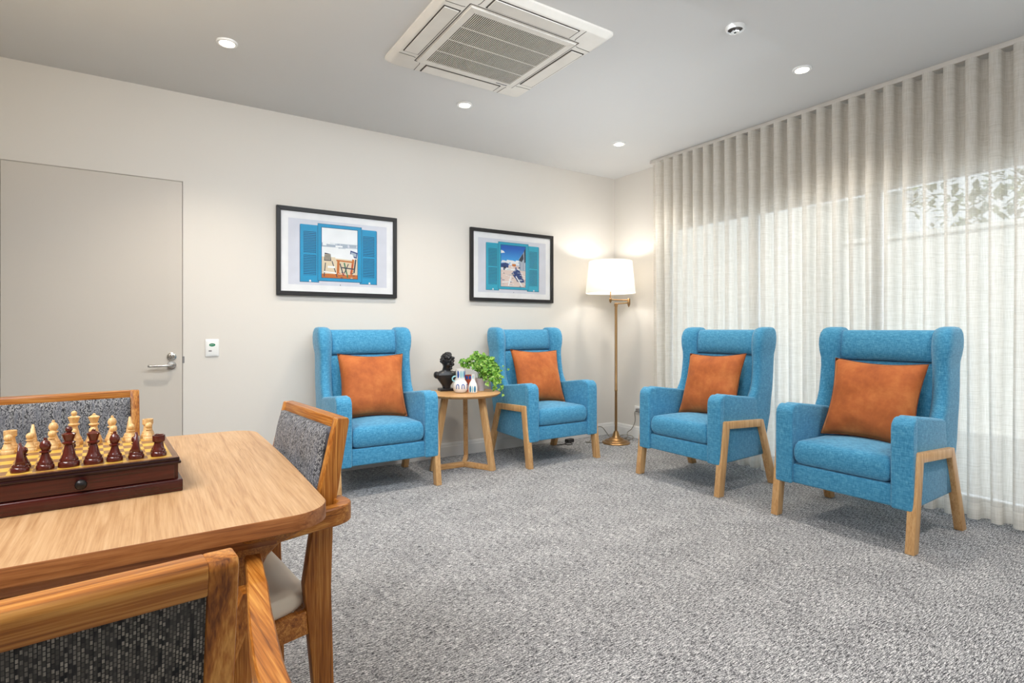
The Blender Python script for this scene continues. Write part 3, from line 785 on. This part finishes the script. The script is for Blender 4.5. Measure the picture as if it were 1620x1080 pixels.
# ------------------------------------------------------------------ floor lamp and cords
LX, LY = 3.78, 3.945
lamp = empty('floor_lamp', (LX, LY, 0), 0, 'antique brass swing-arm floor lamp with a white drum shade in the corner', 'floor lamp')
obj('base', lathe([(0, 0), (.132, 0), (.135, .008), (.130, .016), (.108, .022), (.102, .030), (.076, .036), (.068, .046), (.042, .058), (.033, .075), (.025, .10), (.018, .118), (0, .12)], n=48), M['brass'], lamp, 35)
obj('pole', lathe([(.0125, .11), (.0125, .5), (.0145, .505), (.0145, .52), (.0125, .525), (.0125, 1.325), (.017, 1.33), (.017, 1.352), (.010, 1.36), (0, 1.362)], n=20), M['brass'], lamp, 40)
# swing arm: to the elbow (to the right of the pole), then back over the pole to the shade stem
rt = Vector((.8376, -.5463, 0)); fw = Vector((.5463, .8376, 0))
elb = rt * .128 + fw * .02; sh = rt * -.052 + fw * .01
obj('lower_arm', [tube([(0, 0, 1.352), tuple(elb + Vector((0, 0, 1.362)))], .0065, 10)], M['brass'], lamp, 40)
up_ = obj('upper_arm', [tube([tuple(elb + Vector((0, 0, 1.388))), tuple(sh + Vector((0, 0, 1.392)))], .0065, 10)], M['brass'], lamp, 40)
fin = [(0, 1.318), (.006, 1.328), (.013, 1.345), (.015, 1.36), (.015, 1.398), (.010, 1.405), (0, 1.407)]
obj('elbow_joint', lathe(fin, elb.x, elb.y, 0, 16), M['brass'], up_, 40)
fin2 = [(0, 1.358), (.006, 1.366), (.013, 1.38), (.014, 1.402), (.006, 1.408), (.005, 1.56), (.012, 1.565), (.012, 1.59), (0, 1.592)]
obj('lamp_stem', lathe(fin2, sh.x, sh.y, 0, 16), M['brass'], lamp, 40)
shade_prof = [(.238, 1.455), (.240, 1.460), (.208, 1.762), (.206, 1.766), (.204, 1.762), (.2365, 1.459), (.235, 1.455)]
so = obj('lamp_shade', skin_rings([[(sh.x + r * math.cos(2 * math.pi * k / 64), sh.y + r * math.sin(2 * math.pi * k / 64), z) for k in range(64)] for r, z in shade_prof + shade_prof[:1]], caps=False), M['shade'], lamp, 60)
so['label'] = 'white fabric drum shade'
obj('shade_spider', [tube([(sh.x + .232 * math.cos(a), sh.y + .232 * math.sin(a), 1.475), (sh.x, sh.y, 1.56)], .002, 6) for a in (0, 2.094, 4.19)], M['brass'], lamp)
q = bmesh.new(); bmesh.ops.create_uvsphere(q, u_segments=16, v_segments=12, radius=.032); obj('bulb', xf(q, T(sh.x, sh.y, 1.622)), M['bulb'], lamp, 180)

po = empty('power_outlet', (X1, 3.975, .29), 0, 'white wall outlet with a plug in it, low beside the curtain edge', 'power outlet')
obj('plate', box(-.010, 0, -.058, .058, -.036, .036, .003), M['white'], po)
obj('plug', box(-.045, -.010, -.025, .012, -.020, .018, .006), M['greyp'], po)
cpts = [(X1 - .045, 3.965, .29), (X1 - .07, 3.97, .27), (X1 - .05, 3.985, .18), (X1 - .06, 4.02, .10), (X1 - .09, 4.05, .06), (X1 - .12, 4.02, .02), (X1 - .14, 4.06, .006), (X1 - .2, 4.0, .006), (X1 - .14, 3.93, .02), (X1 - .08, 4.0, .03), (X1 - .16, 4.06, .04), (X1 - .22, 4.02, .012), (X1 - .16, 3.95, .006), (4.0, 4.08, .006), (3.90, 4.14, .006), (3.80, 4.17, .12), (3.70, 4.18, .10), (3.62, 4.14, .006), (3.55, 4.12, .006), (3.63, 4.02, .006), (LX - .10, 4.0, .006)]
co = obj('lamp_cord', tube(spline(cpts, 6), .0042, 6), M['cord_gr'], smooth=180)
tag(co, 'looped grey power cord on the carpet behind the floor lamp base', 'power cord')
pa = empty('power_adapter', (3.42, 4.215, 0), 12, 'black power adapter with curled cord on the carpet under the back-wall armchair near the lamp', 'power adapter')
obj('adapter_block', box(-.045, .045, -.025, .025, 0, .035, .006), M['cord_dk'], pa)
obj('cord', tube(spline([(-.045, 0, .016), (-.08, -.01, .006), (-.12, -.05, .006), (-.10, -.09, .006), (-.05, -.075, .006), (-.06, -.035, .012), (-.13, -.03, .006), (-.2, -.01, .006)], 6), .004, 6), M['cord_dk'], pa, 180)

# ------------------------------------------------------------------ dining table
TX0, TX1, TY0, TY1, TZ = -.75, .312, 1.132, 2.19, .75
tcx, tcy = (TX0 + TX1) / 2, (TY0 + TY1) / 2
tb = empty('dining_table', (tcx, tcy, 0), 0, 'square oak games table with rounded corners holding the chess set', 'table')
hx_, hy_ = (TX1 - TX0) / 2, (TY1 - TY0) / 2
def outline(grow=0, rad=.085, bow=.012):
    out = []
    cs = [(hx_ - rad, hy_ - rad, 0), (-(hx_ - rad), hy_ - rad, 90), (-(hx_ - rad), -(hy_ - rad), 180), (hx_ - rad, -(hy_ - rad), 270)]
    for i, (cx, cy, a0) in enumerate(cs):
        for k in range(11):
            a = R(a0 + 9 * k); out.append((cx + (rad + grow) * math.cos(a), cy + (rad + grow) * math.sin(a)))
        nx = cs[(i + 1) % 4]; a = R(a0 + 90)
        for k in (1, 2, 3, 4, 5):
            f = k / 6; bx = cx + (nx[0] - cx) * f; by = cy + (nx[1] - cy) * f; o = rad + grow + bow * math.sin(math.pi * f) * .5
            out.append((bx + o * math.cos(a), by + o * math.sin(a)))
    return out
rings = [[(x, y, z) for x, y in outline(g)] for z, g in ((TZ - .032, -.004), (TZ - .031, 0), (TZ - .002, 0), (TZ, -.0015))]
bm = skin_rings(rings)
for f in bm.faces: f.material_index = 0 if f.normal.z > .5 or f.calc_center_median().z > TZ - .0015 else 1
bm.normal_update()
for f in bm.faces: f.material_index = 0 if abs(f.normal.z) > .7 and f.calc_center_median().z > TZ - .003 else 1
obj('tabletop', bm, [M['top_x'], M['edge_x']], tb, 40)
ah = TZ - .032
obj('apron', [box(-hx_ + .10, hx_ - .10, -hy_ + .06, -hy_ + .082, ah - .038, ah, .002), box(-hx_ + .10, hx_ - .10, hy_ - .082, hy_ - .06, ah - .038, ah, .002), box(-hx_ + .06, -hx_ + .082, -hy_ + .10, hy_ - .10, ah - .038, ah, .002), box(hx_ - .082, hx_ - .06, -hy_ + .10, hy_ - .10, ah - .038, ah, .002)], M['edge_x'], tb, 40)
for sx in (-1, 1):
    for sy in (-1, 1):
        secs = []
        for z, c, hw in ((0, .160, .018), (.3, .158, .021), (.52, .154, .024), (.60, .150, .027), (.64, .142, .034), (.67, .130, .044), (.695, .112, .058), (ah, .096, .072)):
            secs.append(rring(sx * (hx_ - c), sy * (hy_ - c), z, hw, hw, .35, 28))
        obj('leg', skin_rings(secs), M['teak_z'], tb, 60)

# ------------------------------------------------------------------ dining chairs (front = -y)
def dining_chair(loc, rz, label):
    t = empty('dining_armchair', loc, rz, label, 'chair', 'oak dining armchairs around the games table')
    for s in (-1, 1):
        pts = [(.253, 0), (.241, .45), (.246, .62), (.290, .872), (.286, .88), (.256, .88), (.198, .64), (.172, .47), (.215, 0)]
        obj('rear_leg', prism(pts, 'x', *(sorted((s * .195, s * .224))), .003), M['teak_z'], t, 30)
        # armrest: wraps behind the rear leg and splays outwards to a rounded end
        pl_ = [(s * .205, .258), (s * .255, .262), (s * .282, .232), (s * .294, .14), (s * .320, .0), (s * .350, -.14), (s * .374, -.268)]
        wd = [.030, .033, .035, .035, .033, .030, .027]
        c = spline([(x, y, 0) for x, y in pl_], 5); rg = []
        for i, p in enumerate(c):
            d = (c[min(i + 1, len(c) - 1)] - c[max(i - 1, 0)]).normalized(); sd = Vector((-d.y, d.x, 0)); w = wd[min(int(i / 5), 6)] / 2 * (1 if i else 1)
            k = i / (len(c) - 1); f = 1.0
            e = max(0, (k - .94) / .06); hh = .0225 * math.sqrt(max(.02, 1 - e * e * .98)); zc = .652
            rg.append([p + sd * (a * w) + Vector((0, 0, zc + b_ * hh)) for a, b_ in ((-1, -.85), (-.85, -1), (.85, -1), (1, -.85), (1, .85), (.85, 1), (-.85, 1), (-1, .85))])
        obj('armrest', skin_rings(rg), M['teak_y'], t, 35)
        # front leg carries the arm
        obj('front_leg', skin_rings([[(s * (x + a * w), y + b_ * d_, z) for a, b_ in ((-1, -1), (1, -1), (1, 1), (-1, 1))] for z, x, y, w, d_ in ((0, .268, -.235, .013, .017), (.42, .275, -.222, .018, .024), (.52, .315, -.215, .018, .022), (.635, .352, -.190, .017, .019))]), M['teak_z'], t)
    obj('seat_rail', [prism([(-.275, -.235), (.275, -.235), (.275, -.212), (-.275, -.212)], 'z', .345, .405, .002), prism([(-.20, .19), (.20, .19), (.20, .212), (-.20, .212)], 'z', .345, .405, .002)] +
        [prism([(s * .262, -.225), (s * .284, -.225), (s * .216, .21), (s * .194, .21)], 'z', .345, .405, .002) for s in (-1, 1)], M['teak_x'], t, 40)
    # trapezoid upholstered seat
    bm = puff(-1, 1, -.245, .20, .405, .452, .018, .22, rim=.028)
    for v in bm.verts:
        k = (v.co.y + .245) / .445
        v.co.x *= (.298 + (.205 - .298) * k)
    obj('seat', bm, M['cream'], t, 180)
    # slanted back: y as a function of height on the rear legs
    def yb(z): return .246 + (z - .62) * (.290 - .246) / .252
    obj('top_rail', prism([(yb(.845) - .034, .845), (yb(.845), .845), (.290, .872), (.287, .88), (.257, .88), (.254, .872)], 'x', -.196, .196, .002), M['teak_x'], t, 30)
    obj('lower_rail', prism([(yb(.60) - .034, .585), (yb(.60), .585), (yb(.61), .612), (yb(.61) - .034, .612)], 'x', -.196, .196, .002), M['teak_x'], t, 30)
    def slab(y0, y1, tuft):
        n, mm = 20, 16; bm = bmesh.new()
        def P(i, j, f):
            u, v = i / n, j / mm; x = -.195 + .39 * u; z = .605 + .250 * v
            e = (max(0, 1 - abs(2 * u - 1) ** 6) * max(0, 1 - abs(2 * v - 1) ** 6)) ** .5
            y = yb(z) + (y0 + tuft * e * -1 if f == 0 else y1)
            if f == 0 and tuft > .01:
                for bx in (-.075, .075):
                    y += .012 * math.exp(-((x - bx) ** 2 + (z - .735) ** 2) / .0009)
            return (x, y, z)
        F = [[[bm.verts.new(P(i, j, f)) for j in range(mm + 1)] for i in range(n + 1)] for f in (0, 1)]
        for f in (0, 1):
            for i in range(n):
                for j in range(mm): bm.faces.new((F[f][i][j], F[f][i + 1][j], F[f][i + 1][j + 1], F[f][i][j + 1]))
        for i in range(n):
            bm.faces.new((F[0][i][0], F[0][i + 1][0], F[1][i + 1][0], F[1][i][0])); bm.faces.new((F[0][i][mm], F[0][i + 1][mm], F[1][i + 1][mm], F[1][i][mm]))
        for j in range(mm):
            bm.faces.new((F[0][0][j], F[0][0][j + 1], F[1][0][j + 1], F[1][0][j])); bm.faces.new((F[0][n][j], F[0][n][j + 1], F[1][n][j + 1], F[1][n][j]))
        return bm
    obj('back_cushion', slab(-.046, -.020, .016), M['tweed'], t, 180)
    obj('back_panel', slab(-.018, -.004, .0), M['tweed_dk'], t)
    return t
C1 = dining_chair((.125, 1.645, 0), -83.8, 'oak dining armchair at the right end of the games table, facing the chess set')
dup(C1, (-.177, .895, 0), 186, 'oak dining armchair nearest the camera, its dark tweed back turned to us')
dup(C1, (-.245, 2.265, 0), 4, 'oak dining armchair on the far side of the games table, in front of the door')

# ------------------------------------------------------------------ chess box and pieces
BX, BY, BZ, BR = -.134, 1.612, TZ, 4.0
HB = .177; HZ = .0765
cb = empty('chess_box', (BX, BY, BZ), BR, 'glossy mahogany chess box with a drawer and inlaid board on the table', 'chess board')
obj('case', [box(-HB - .004, HB + .004, -HB - .004, HB + .004, 0, .027, .003, 3), box(-HB + .004, HB - .004, -HB + .010, HB - .004, .025, .062)], M['mahog'], cb, 40)
obj('moulding', [box(-HB - .001, HB + .001, -HB - .001, HB + .001, .0615, .068, .0025), box(-HB + .002, HB - .002, -HB + .002, HB - .002, .0675, .0755, .002)], M['mahog_dk'], cb, 40)
dr = obj('drawer', box(-HB + .012, HB - .012, -HB + .003, -HB + .02, .0285, .061, .001), M['mahog'], cb)
kn = lathe([(0, 0), (.005, 0), (.0045, .006), (.009, .011), (.0105, .016), (.008, .021), (0, .023)], n=20); xf(kn, T(0, -HB + .003, .046) @ RX(90))
obj('knob', kn, M['steel_dk'], dr, 60)
bm = bmesh.new(); SQ = .0390; zt = HZ
def brect(a, b_, c, d, m, z=zt):
    f = bm.faces.new([bm.verts.new(p) for p in ((a, c, z), (b_, c, z), (b_, d, z), (a, d, z))]); f.material_index = m
merge(bm, box(-HB + .004, HB - .004, -HB + .004, HB - .004, .0754, .0760), mi=2)
brect(-4 * SQ - .006, 4 * SQ + .006, -4 * SQ - .006, 4 * SQ + .006, 0, .0763)
for i in range(8):
    for j in range(8): brect((i - 4) * SQ, (i - 3) * SQ, (j - 4) * SQ, (j - 3) * SQ, 1 if (i + j) % 2 == 0 else 0, HZ)
obj('board', bm, [M['sq_l'], M['sq_d'], M['border']], cb)

def base_prof(r, h0):
    return [(0, 0), (r, 0), (r * 1.02, h0 * .25), (r * .98, h0 * .5), (r * .86, h0 * .62), (r * .88, h0 * .8), (r * .72, h0)]
def piece(kind, mat):
    """origin at the foot; heights in metres"""
    if kind == 'pawn':
        pr = base_prof(.0135, .014) + [(.0075, .019), (.0055, .025), (.0085, .0265), (.0085, .028), (.0055, .029)] + [(.0085 * math.cos(a), .0365 + .0085 * math.sin(a)) for a in [R(q) for q in range(-60, 91, 15)]]
        return lathe(pr, n=24)
    if kind == 'rook':
        pr = base_prof(.0158, .017) + [(.0105, .022), (.0092, .032), (.0125, .034), (.0130, .036), (.0130, .048), (.0095, .048), (.0095, .044), (0, .044)]
        b_ = lathe(pr, n=24)
        return b_
    if kind == 'bishop':
        pr = base_prof(.0155, .017) + [(.009, .023), (.0062, .033), (.0105, .036), (.0105, .0375), (.0062, .039), (.0095, .045), (.0102, .050), (.0075, .057), (.003, .0605), (.0034, .063), (.0025, .0655), (0, .066)]
        return lathe(pr, n=24)
    if kind == 'queen':
        pr = base_prof(.0178, .019) + [(.0105, .026), (.0068, .042), (.0115, .046), (.0115, .048), (.0075, .050), (.0105, .060), (.0128, .066), (.0105, .067), (.006, .0695), (.0035, .071), (.0038, .073), (0, .0755)]
        return lathe(pr, n=24)
    if kind == 'king':
        pr = base_prof(.0188, .020) + [(.0112, .028), (.0075, .046), (.0122, .050), (.0122, .052), (.008, .054), (.0112, .064), (.0130, .0695), (.0095, .071), (.005, .073)] + [(.0066 * math.cos(a), .0785 + .0066 * math.sin(a)) for a in [R(q) for q in range(-55, 91, 15)]]
        return lathe(pr, n=24)
    if kind == 'knight':
        out = [lathe(base_prof(.0155, .016) + [(0, .016)], n=24)]
        # horse head silhouette (y forward = -), tapered in x
        hd = [(.011, .014), (.0125, .024), (.011, .036), (.006, .047), (.002, .054), (-.0005, .060), (-.003, .055), (-.008, .050), (-.015, .040), (-.0155, .036), (-.0125, .0335), (-.006, .0375), (-.0035, .034), (-.008, .026), (-.0095, .014)]
        b_ = prism(hd, 'x', -.0068, .0068, .0025, 2)
        for v in b_.verts: v.co.x *= 1.25 - .9 * max(0, (v.co.z - .014) / .046)
        out.append(b_); return out
MATS = {'dark': M['ebony'], 'pale': M['box']}
kinds = ['rook', 'knight', 'bishop', 'king', 'queen', 'bishop', 'knight', 'rook']   # left to right from the camera
meshes = {}
def place(kind, colr, col_, row, label):
    key = (kind, colr); name = 'chess_' + kind
    if key not in meshes:
        o = obj(name, piece(kind, colr), MATS[colr], smooth=45); meshes[key] = o
    else:
        o = meshes[key].copy(); COL.objects.link(o)
    rr = random.Random(col_ * 17 + row * 5)
    lx = (col_ - 3.5) * SQ + rr.uniform(-.002, .002); ly = (row - 3.5) * SQ + rr.uniform(-.002, .002)
    a = R(BR)
    o.location = (BX + lx * math.cos(a) - ly * math.sin(a), BY + lx * math.sin(a) + ly * math.cos(a), BZ + HZ)
    o.scale = (.96, .96, .98)
    o.rotation_euler = (0, 0, (0 if colr == 'pale' else math.pi) + rr.uniform(-.15, .15))
    tag(o, label, 'chess piece', ('dark red-brown' if colr == 'dark' else 'pale boxwood') + ' chess pieces')
side = ['at the left edge', 'near the left edge', 'beside the king', '', '', 'beside the queen', 'near the right edge', 'at the right edge']
for c in range(8):
    k = kinds[c]; desc = {'king': 'with a ball top', 'queen': 'with a flared crown'}.get(k, side[c])
    place(k, 'pale', c, 7, 'pale boxwood chess %s %s, on the far row' % (k, desc))
    who = {'bishop': 'bishop ' + side[c], 'knight': 'knight ' + side[c], 'rook': 'rook ' + side[c]}.get(k, k)
    place('pawn', 'pale', c, 6, 'pale boxwood chess pawn in front of the pale %s' % who)
    if c > 0:
        place(k, 'dark', c, 0, 'dark red-brown chess %s %s, on the near row' % (k, desc))
        place('pawn', 'dark', c, 1, 'dark red-brown chess pawn just behind the dark %s' % who)

# ------------------------------------------------------------------ outdoors, seen through the sheer curtain
struct('terrain', box(X1 + .16, 14, -8, 10, -.12, -.02), M['paving'])
gw = obj('garden_wall', [box(7.6, 7.75, -8, 3.7, -.02, 2.20), box(7.56, 7.79, -8, 3.7, 2.20, 2.26, .01)], M['render'])
tag(gw, 'pale garden wall outside, seen hazily through the sheer curtain', 'garden wall')
nb = empty('garden_outbuilding', (7.3, 6.5, 0), 0, 'white outbuilding seen hazily through the left part of the sheer curtain', 'building')
obj('wall', box(0, 3, -2.45, 3.5, -.02, 3.2), M['render'], nb)
obj('roof', prism([(-2.7, 3.2), (3.7, 3.2), (3.7, 3.32), (.5, 4.3), (-2.7, 3.32)], 'x', -.3, 3.2), M['alu'], nb)
def tree(loc, label, seed, crown, n):
    t = empty('garden_tree', loc, 0, label, 'tree')
    rr = random.Random(seed)
    br = [tube(spline([(0, 0, 0), (.05, .03, 1.0), (0, -.05, 2.0), (.05, .1, 3.0)], 4), [.09 - .004 * i for i in range(13)], 8)]
    for k in range(7): 
        a = rr.random() * 6.28; br.append(tube([(0, 0, 1.6 + .15 * k), (math.cos(a) * .9, math.sin(a) * 1.2, 2.1 + .2 * k)], [.035, .008], 6))
    obj('trunk', br, M['bark'], t, 180)
    bm = bmesh.new()
    for k in range(n):
        while True:
            p = Vector((rr.uniform(-1, 1), rr.uniform(-1, 1), rr.uniform(-1, 1)))
            if p.length < 1: break
        p = Vector((p.x * crown[0], p.y * crown[1], crown[3] + p.z * crown[2]))
        s = rr.uniform(.05, .11); M3 = Matrix.Rotation(rr.random() * 6.28, 3, 'Z') @ Matrix.Rotation(rr.uniform(-1, 1), 3, 'X')
        vs = [bm.verts.new(p + M3 @ Vector(q)) for q in ((0, -s, 0), (s * .45, 0, s * .1), (0, s, 0), (-s * .45, 0, s * .1))]
        bm.faces.new(vs)
    obj('foliage', bm, M['garden'], t)
tree((9.0, .95, 0), 'leafy garden tree behind the garden wall at the right of the window', 2, (1.1, 2.7, 1.25, 3.1), 3600)

# ------------------------------------------------------------------ lights, world
w = bpy.data.worlds.new('World'); scene.world = w; w.use_nodes = True
nt = w.node_tree; bg = nt.nodes['Background']
sky = nt.nodes.new('ShaderNodeTexSky'); sky.sky_type = 'HOSEK_WILKIE'; sky.turbidity = 5; sky.sun_direction = (-.5, .2, .8); sky.ground_albedo = .6
mixn = nt.nodes.new('ShaderNodeMix'); mixn.data_type = 'RGBA'; mixn.inputs[0].default_value = .75
nt.links.new(sky.outputs[0], mixn.inputs[6]); mixn.inputs[7].default_value = (.86, .94, 1.0, 1)
nt.links.new(mixn.outputs[2], bg.inputs[0]); bg.inputs[1].default_value = WORLD_S = 1.4

def area(name, loc, rot, sx, sy, power, color=(1, 1, 1)):
    l = bpy.data.lights.new(name, 'AREA'); l.shape = 'RECTANGLE'; l.size = sx; l.size_y = sy; l.energy = power; l.color = color
    o = bpy.data.objects.new(name, l); COL.objects.link(o); o.location = loc; o.rotation_euler = [R(a) for a in rot]; return o
def spot(name, loc, power, ang=120, blend=.8, color=(1, .86, .68), size=.05, rot=(0, 0, 0)):
    l = bpy.data.lights.new(name, 'SPOT'); l.energy = power; l.spot_size = R(ang); l.spot_blend = blend; l.color = color; l.shadow_soft_size = size
    o = bpy.data.objects.new(name, l); COL.objects.link(o); o.location = loc; o.rotation_euler = [R(a) for a in rot]; return o
WARM = (1, .90, .77)
for (p, lb), e in zip(DL, (44, 36, 34, 34)): spot('downlight_beam', (p[0], p[1], p[2] - .03), e, color=WARM)
for p, e in (((.35, 1.86), 2), ((.35, .3), 12), ((1.86, .3), 26), ((3.33, .3), 40), ((1.86, -1.3), 18), ((.35, -1.3), 20), ((-1.2, 1.86), 18)): spot('downlight_beam', (p[0], p[1], H - .03), e, color=(1, .95, .90))
# daylight entering through the glazing, and unseen fill lamps added to brighten the room
area('daylight', (X1 + .35, 1.1, 1.1), (0, 90, 0), 2.0, 4.8, 44, (.80, .88, 1.0))
area('wall_fill', (1.5, 1.75, 2.66), (52, 0, 0), 3.0, .3, 19, (.84, .92, 1)).data.spread = R(110)
area('bounce_fill', (1.6, -1.2, 1.5), (180, 0, 0), 3.5, 2.4, 34, (.84, .92, 1))
area('room_fill', (-.9, .9, 2.35), (55, 0, -80), 1.6, .8, 31, (.97, .98, 1))
area('ceiling_fill', (-.9, 1.9, 1.7), (180, 0, 0), 1.6, 1.6, 14, (1, .80, .50))
area('ceiling_fill', (2.7, 2.9, 1.8), (180, 0, 0), 2.0, 1.4, 4, (.97, .99, 1))
l = bpy.data.lights.new('lamp_bulb', 'POINT'); l.energy = 6.5; l.color = (1, .98, .95); l.shadow_soft_size = .04
o = bpy.data.objects.new('lamp_bulb', l); COL.objects.link(o); o.location = (LX + sh.x, LY + sh.y, 1.66)
l = bpy.data.lights.new('sun', 'SUN'); l.energy = 2.2; l.angle = .02
o = bpy.data.objects.new('sun', l); COL.objects.link(o); o.rotation_euler = (R(20), R(-48), 0)

# ------------------------------------------------------------------ camera
cam = bpy.data.cameras.new('Camera'); co_ = bpy.data.objects.new('Camera', cam); COL.objects.link(co_)
co_.location = (0, 0, 1.115)
yaw = math.atan2(1340, 874)          # angle from +x towards +y is 90 - ...
co_.rotation_euler = (R(90), 0, yaw - R(90))
cam.sensor_width = 36; cam.lens = 874 / 1620 * 36; cam.shift_y = -21 / 1620; cam.clip_start = .02
scene.camera = co_
scene.view_settings.view_transform = 'Standard'; scene.view_settings.look = 'None'
scene.view_settings.exposure = 0.71
scene.cycles.use_denoising = True
scene.cycles.max_bounces = 8; scene.cycles.transparent_max_bounces = 12
scene.cycles.sample_clamp_indirect = 6
